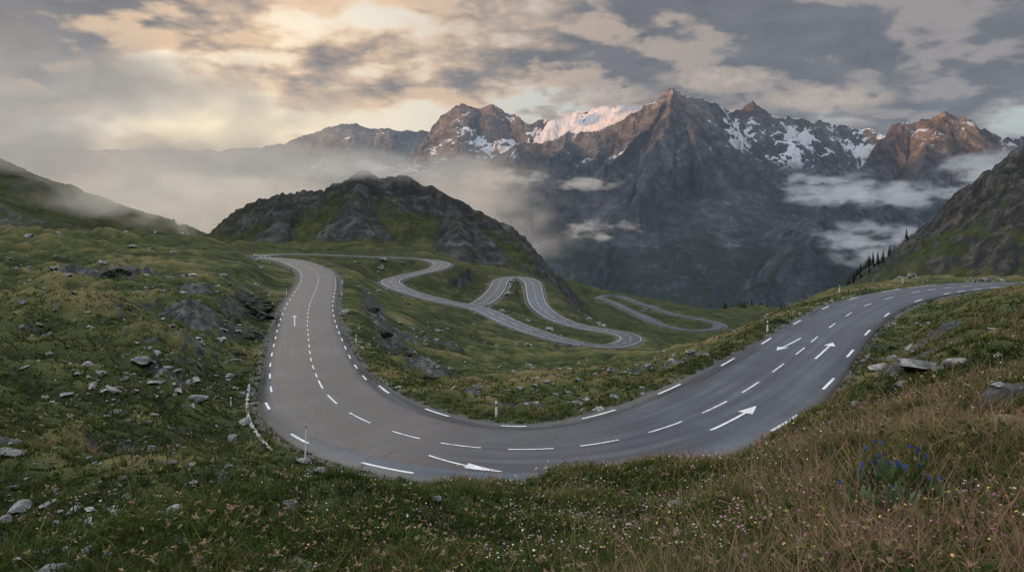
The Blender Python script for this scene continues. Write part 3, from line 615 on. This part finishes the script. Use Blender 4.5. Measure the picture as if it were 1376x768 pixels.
for i,(b,d,sc_,nf) in enumerate([(1195,680,1.0,6),(1162,674,.85,3),(1228,676,.9,4),(1212,712,.95,2),(1128,624,.5,2),(1182,652,.75,4),(1262,700,.85,2),(1155,706,.9,1),(1238,646,.6,2),(1080,668,.5,1)]):
    x,y,z=hit(b,d);e=bpy.data.objects.new('gentian_plant',None);COL.objects.link(e);e.location=(x,y,z-.02);e.scale=(sc_,)*3;e.rotation_euler[2]=i*1.3
    e.empty_display_size=.1;e['label']='leafy green plant with deep blue flowers in grass';e['category']='plant';e['group']='blue flowering plants'
    add_parts(e,[('leaf_rosette',LF[i%3])])
    for _ in range(nf):
        a=random.uniform(0,6.28);dd=random.uniform(.03,.24);h_=random.uniform(.24,.44)
        q=bpy.data.objects.new('stem',stem_me);COL.objects.link(q);q.parent=e;q.location=(dd*math.cos(a)*.7,dd*math.sin(a)*.7,0);q.scale=(1,1,h_)
        f=bpy.data.objects.new('flower',flower_me);COL.objects.link(f);f.parent=e;f.location=(dd*math.cos(a)*.7,dd*math.sin(a)*.7,h_);f.rotation_euler=(random.uniform(-.5,.5),random.uniform(-.5,.5),0)

# ---------------------------------------------------------------- delineator posts and marker poles
white=plain('white_plastic',(.72,.72,.70),.5,.12,9);black=plain('black_band',(.02,.02,.02),.5,.2,9);refl=plain('reflector_glass',(.55,.5,.42),.2,.1,20)
def prism(name,w,d,z0,z1,mat,slant=0.,taper=1.,bev=.01):
    b=bmesh.new();bmesh.ops.create_cube(b,size=1)
    for v in b.verts:
        t=v.co.z+.5;k=1+(taper-1)*t
        v.co=Vector((v.co.x*w*k,v.co.y*d*k,z0+(z1-z0)*t+(slant*v.co.y*2 if t>.5 else 0)))
    bmesh.ops.bevel(b,geom=b.edges[:],offset=bev,segments=2,affect='EDGES',profile=.5)
    me=bpy.data.meshes.new(name);b.to_mesh(me);b.free();me.materials.append(mat);return me
pp=[('post_body',prism('post_body',.13,.11,-.1,.98,white,.03,.85)),('black_band',prism('black_band',.128,.108,.66,.86,black,0,.99)),('reflector',prism('reflector',.055,.125,.70,.82,refl,0,1,.004)),('post_cap',prism('post_cap',.12,.1,.98,1.01,white,0,.8,.008))]
for i,(b,d,sc_) in enumerate([(667,561,.85),(1041,447,1.0),(447,381,1.0),(455,398,1.0),(1213,379.5,1.0),(468,462,.8),(310,548,.6),(393,396,.9),(1128,392,1.0)]):
    x,y,z=hit(b,d)
    q=np.argmin(np.hypot(RM[:,0]-x,RM[:,1]-y));dd=math.hypot(RM[q,0]-x,RM[q,1]-y)
    if dd<4.9 and i!=6:
        ux,uy=(x-RM[q,0])/dd,(y-RM[q,1])/dd;h_=float(ROADS[0][2][q])+.7;x,y=RM[q,0]+ux*h_,RM[q,1]+uy*h_;z=float(samp(Z,x,y))
    e=bpy.data.objects.new('delineator_post',None);COL.objects.link(e);e.location=(x,y,z);e.scale=(sc_,)*3;e.empty_display_size=.1;e.rotation_euler=(random.uniform(-.04,.04),random.uniform(-.04,.04),random.uniform(-.4,.4))
    e['label']='white roadside post with black band and reflector';e['category']='road post';e['group']='roadside delineator posts'
    add_parts(e,pp)
def tube(name,r0,r1,z0,z1,mat):
    b=bmesh.new();bmesh.ops.create_cone(b,cap_ends=True,segments=14,radius1=r0,radius2=r1,depth=z1-z0)
    for v in b.verts:v.co.z+=(z0+z1)/2
    me=bpy.data.meshes.new(name);b.to_mesh(me);b.free();me.materials.append(mat);return me
x,y,z=hit(410,622)
e=bpy.data.objects.new('marker_pole',None);COL.objects.link(e);e.location=(x,y,z);e.rotation_euler=(.02,.03,0)
e['label']='thin pale marker pole on a stone footing beside asphalt';e['category']='pole'
add_parts(e,[('pole',tube('pole',.03,.024,0,1.5,white)),('pole_cap',tube('pole_cap',.035,.02,1.5,1.56,black))])
f=bpy.data.objects.new('footing',RK[2]);COL.objects.link(f);f.parent=e;f.scale=(.38,.34,.3);f.location=(0,0,.02)

# ---------------------------------------------------------------- spruce trees
barkm=plain('bark',(.06,.045,.03),.9,.3,5);needm=plain('needles',(.014,.026,.013),.9,.5,.8)
def spruce(seed):
    r=random.Random(seed);V=[];F=[];H=9.
    for k in range(17):
        t=k/16;zc=1.2+(H-1.2)*t;R_=2.0*(1-t)**.85*r.uniform(.8,1.15)+.12;nb_=max(5,int(13*(1-t)+5))
        for j in range(nb_):
            a=6.283*j/nb_+r.uniform(-.3,.3);l=R_*r.uniform(.65,1.15);w_=.22+l*.16;o_=len(V);c_,s_=math.cos(a),math.sin(a);dr=r.uniform(.2,.42)*l
            V+=[(0,0,zc+.25),(c_*l*.55-s_*w_,s_*l*.55+c_*w_,zc-dr*.3-.15),(c_*l,s_*l,zc-dr),(c_*l*.55+s_*w_,s_*l*.55-c_*w_,zc-dr*.3-.15)]
            F+=[(o_,o_+1,o_+2),(o_,o_+2,o_+3)]
    V+=[(0,0,H+.9),(.12,0,H-.4),(-.08,.1,H-.4),(-.08,-.1,H-.4)];q=len(V)-4;F+=[(q,q+1,q+2),(q,q+2,q+3),(q,q+3,q+1)]
    return mesh_np('crown',np.array(V),np.array(F),None,False,needm,obj=False)
trunk=tube('trunk',.2,.04,-.6,8.8,barkm);CR=[spruce(i) for i in range(5)]
def tree(x,y,s):
    e=bpy.data.objects.new('spruce_tree',None);COL.objects.link(e);e.location=(x,y,float(samp(Z,x,y)));e.scale=(s,s,s*random.uniform(.9,1.2));e.rotation_euler[2]=random.uniform(0,6)
    e['label']='slender dark green spruce on the mountain slope';e['category']='tree';e['group']='spruces on the far slopes'
    add_parts(e,[('trunk',trunk),('crown',random.choice(CR))])
RRg=np.array(right_ridge[0])
for _ in range(95):
    t=random.random()**1.4*2.8;i_=int(t);f_=t-i_;p=RRg[i_]*(1-f_)+RRg[i_+1]*f_
    tree(p[0]-random.random()**2*30+4,p[1]-random.uniform(-6,40),random.uniform(.5,1.05))
for _ in range(26):
    b=random.choice([random.gauss(985,12),random.gauss(1030,22),random.gauss(1005,20)]);yy=random.uniform(730,830);tree((b-688)*.001*yy,yy,random.uniform(.35,.8))

# ---------------------------------------------------------------- air: haze and mist
def vol_obj(name,mat,co=None,box=None,label=''):
    b=bmesh.new()
    if box: bmesh.ops.create_cube(b,size=1)
    else: bmesh.ops.create_icosphere(b,subdivisions=3,radius=1)
    me=bpy.data.meshes.new(name);b.to_mesh(me);b.free();me.materials.append(mat)
    o=bpy.data.objects.new(name,me);COL.objects.link(o)
    c_,s_=co;o.location=c_;o.scale=s_;o['kind']='stuff';o['label']=label;o['category']='mist';return o
hz_,nt=newmat('haze')
dens=4.6e-5;L=(.21,.265,.34)
ab=mk(nt,'ShaderNodeVolumeAbsorption',{'Color':(0,0,0,1),'Density':dens});em=mk(nt,'ShaderNodeEmission',{'Color':L+(1,),'Strength':dens})  # emission stands in for daylight scattered by the haze
ad=mk(nt,'ShaderNodeAddShader',{0:ab.outputs[0],1:em.outputs[0]});mk(nt,'ShaderNodeOutputMaterial',{'Volume':ad.outputs[0]})
vol_obj('haze',hz_,((0,6500,50),(24000,11000,1900)),True,'thin blue grey air haze in the valley')
def mist(c,rad,dens,col,nscale,thr,seed=0.,soft=.25,label='drifting bank of pale mist',amp=2.4,zs=1.7,det=3,step=2.):
    m,nt=newmat('mist');m.cycles.volume_step_rate=step
    oc=mk(nt,'ShaderNodeTexCoord').outputs['Object'];ln=mk(nt,'ShaderNodeVectorMath',{0:oc},operation='LENGTH').outputs['Value']
    ps=mk(nt,'ShaderNodeVectorMath',{0:mk(nt,'ShaderNodeNewGeometry').outputs['Position'],1:(seed*999,seed*77,0)},operation='ADD').outputs[0]
    ps=mk(nt,'ShaderNodeVectorMath',{0:ps,1:(1,1,zs)},operation='MULTIPLY').outputs[0]
    n_=NOISE(nt,ps,nscale,det,.6,0.)
    f=M(nt,'SUBTRACT',M(nt,'ADD',M(nt,'MULTIPLY',M(nt,'SUBTRACT',n_,.5),amp),M(nt,'SUBTRACT',1.,ln)),thr)
    f=MR(nt,f,0.,soft*2);f=M(nt,'MULTIPLY',f,MR(nt,ln,1.,.6));de=M(nt,'MULTIPLY',f,dens)
    cc=MIX(nt,MR(nt,n_,.38,.66),tuple(x*1.3 for x in col),tuple(x*.76 for x in col))
    ab=mk(nt,'ShaderNodeVolumeAbsorption',{'Color':(0,0,0,1),'Density':de});em=mk(nt,'ShaderNodeEmission',{'Color':cc,'Strength':de})  # mist is given its own glow in place of scattered sky light
    ad=mk(nt,'ShaderNodeAddShader',{0:ab.outputs[0],1:em.outputs[0]});mk(nt,'ShaderNodeOutputMaterial',{'Volume':ad.outputs[0]})
    vol_obj('mist',m,(c,rad),None,label)
warm=(.50,.46,.42);cool=(.42,.45,.49)
mist((-1300,2200,60),(1700,1200,370),.0032,(.74,.62,.49),.0024,.45,1,amp=6.,soft=.45,step=1.4)
mist((-900,1050,190),(430,280,230),.0042,(.40,.375,.35),.0048,.35,24,amp=5.,soft=.45)
mist((-470,590,95),(430,240,90),.014,(.44,.42,.40),.010,.30,2,amp=5.,soft=.4)
mist((-250,600,28),(220,120,50),.014,(.52,.49,.44),.016,.25,3,amp=4.6,soft=.35)
mist((-105,490,38),(130,50,14),.026,(.42,.41,.39),.024,.10,13,amp=3.8)
mist((-190,1500,10),(460,420,170),.0052,(.54,.49,.44),.0055,.3,4,amp=5.,soft=.4)
for b,d,yy,rx,rz,sd in [(660,240,4300,420,75,5),(790,246,3900,260,50,6),(800,308,3300,240,60,7),(1180,262,2550,420,60,8),(1110,245,3000,280,60,9),(1165,325,2300,260,90,10),(1330,225,3100,260,110,11),(1350,235,1500,160,55,12)]:
    x,y,z=S(b,d,yy);mist((x,y,z),(rx,rx*.6,rz),.018,cool if b>900 else warm,.0085,.42,sd,amp=6.,soft=.45,zs=2.2)
for b,d,yy,rx,rz,sd in [(800,126,5600,540,120,20),(970,108,5200,560,110,21),(1110,132,5600,640,120,22),(740,152,6000,320,70,23)]:
    x,y,z=S(b,d,yy);mist((x,y,z),(rx,rx*.5,rz),.016,(.50,.43,.38),.006,.12,sd,label='soft cloud clinging to the summit',amp=4.8,soft=.4)

# ---------------------------------------------------------------- sky
EL,AZ=math.radians(6),math.radians(-108)
w=bpy.data.worlds.new('World');scene.world=w;w.use_nodes=True;nt=w.node_tree;nt.nodes.clear()
d=mk(nt,'ShaderNodeTexCoord').outputs['Generated'];sp_=mk(nt,'ShaderNodeSeparateXYZ',{0:d});dx,dy,dz=sp_.outputs
den=M(nt,'ADD',M(nt,'MAXIMUM',dz,0.),.26)
pc=mk(nt,'ShaderNodeCombineXYZ',{0:M(nt,'DIVIDE',dx,den),1:M(nt,'DIVIDE',dy,den),2:0.}).outputs[0]
def off(v,o): return mk(nt,'ShaderNodeVectorMath',{0:v,1:o},operation='ADD').outputs[0]
SC=2.6
n1=NOISE(nt,off(pc,(7.3,2.2,0)),SC,8,.52,.10);n2=NOISE(nt,off(pc,(7.3-.05,2.2+.09,0)),SC,5,.52,.10);nb2=NOISE(nt,off(pc,(8,5,0)),.8,3,.55);nb3=NOISE(nt,off(pc,(2,9,0)),5.,5,.58,.25)
def lobe(azd,eld,p):
    a_,e_=math.radians(azd),math.radians(eld);v=(math.sin(a_)*math.cos(e_),math.cos(a_)*math.cos(e_),math.sin(e_))
    dt=mk(nt,'ShaderNodeVectorMath',{0:d,1:v},operation='DOT_PRODUCT').outputs['Value'];return M(nt,'POWER',M(nt,'MAXIMUM',dt,0.),p)
gl=lobe(-20,5,50);gw=lobe(-19,6,11)
base=MIX(nt,gw,(.47,.50,.52),(.96,.86,.72));base=MIX(nt,gl,base,(1.6,1.27,.84))
sky=mk(nt,'ShaderNodeTexSky',sky_type='NISHITA',sun_disc=False,sun_elevation=EL,sun_rotation=AZ)
nis=mk(nt,'ShaderNodeVectorMath',{0:sky.outputs[0],'Scale':.05},operation='SCALE').outputs[0]
base=mk(nt,'ShaderNodeVectorMath',{0:mk(nt,'ShaderNodeVectorMath',{0:base,'Scale':.85},operation='SCALE').outputs[0],1:nis},operation='ADD').outputs[0]
bias=M(nt,'ADD',MR(nt,dz,.12,.215,-.17,.07,False),M(nt,'MULTIPLY',lobe(26,13,14),.30))
bias=M(nt,'ADD',bias,M(nt,'MULTIPLY',lobe(-38,9,90),.22))
bias=M(nt,'ADD',bias,M(nt,'MULTIPLY',M(nt,'SUBTRACT',nb2,.5),.28))
cv=M(nt,'ADD',n1,bias)
cov=MR(nt,cv,.44,.545)
thick=MR(nt,cv,.465,.63)
litv=MR(nt,M(nt,'ADD',M(nt,'SUBTRACT',n1,n2),M(nt,'MULTIPLY',M(nt,'SUBTRACT',nb3,.5),.12)),-.01,.08)
warmc=MIX(nt,gw,(.38,.35,.34),(1.12,.78,.49))
darkc=MIX(nt,gw,MIX(nt,nb3,(.07,.08,.105),(.26,.265,.285)),MIX(nt,nb3,(.11,.115,.14),(.34,.315,.305)))
cc=MIX(nt,M(nt,'MULTIPLY',thick,M(nt,'SUBTRACT',1.,M(nt,'MULTIPLY',litv,.75))),warmc,darkc)
out=MIX(nt,cov,base,cc)
hzn=MIX(nt,gw,(.38,.40,.43),(1.22,.96,.66))
out=MIX(nt,MR(nt,dz,.12,.02),out,hzn)
zen=MIX(nt,n1,(.86,.96,1.14),(1.28,1.38,1.54));out=MIX(nt,MR(nt,dz,.34,.6),out,zen)
sunl=lobe(-100,16,5)
out=mk(nt,'ShaderNodeVectorMath',{0:out,1:mk(nt,'ShaderNodeVectorMath',{0:(1.8,1.45,1.1),'Scale':sunl},operation='SCALE').outputs[0]},operation='ADD').outputs[0]
out=MIX(nt,MR(nt,dz,0.,-.1),out,(.12,.13,.13))
bg=mk(nt,'ShaderNodeBackground',{'Color':out,'Strength':1.0});mk(nt,'ShaderNodeOutputWorld',{0:bg.outputs[0]})
sl=bpy.data.lights.new('sun','SUN');sl.energy=5.;sl.angle=math.radians(.5);sl.color=(1,.46,.18)
so=bpy.data.objects.new('sun',sl);COL.objects.link(so)
so.rotation_euler=Vector((math.sin(AZ)*math.cos(EL),math.cos(AZ)*math.cos(EL),math.sin(EL))).to_track_quat('Z','Y').to_euler()

cam=bpy.data.cameras.new('camera');co_=bpy.data.objects.new('camera',cam);COL.objects.link(co_);co_.rotation_euler=(math.radians(90),0,0)
cam.sensor_width=36;cam.lens=36*1000/1376;cam.shift_y=-84/1376;cam.clip_start=.05;cam.clip_end=40000
scene.camera=co_
scene.view_settings.view_transform='Standard';scene.view_settings.look='None';scene.view_settings.exposure=0
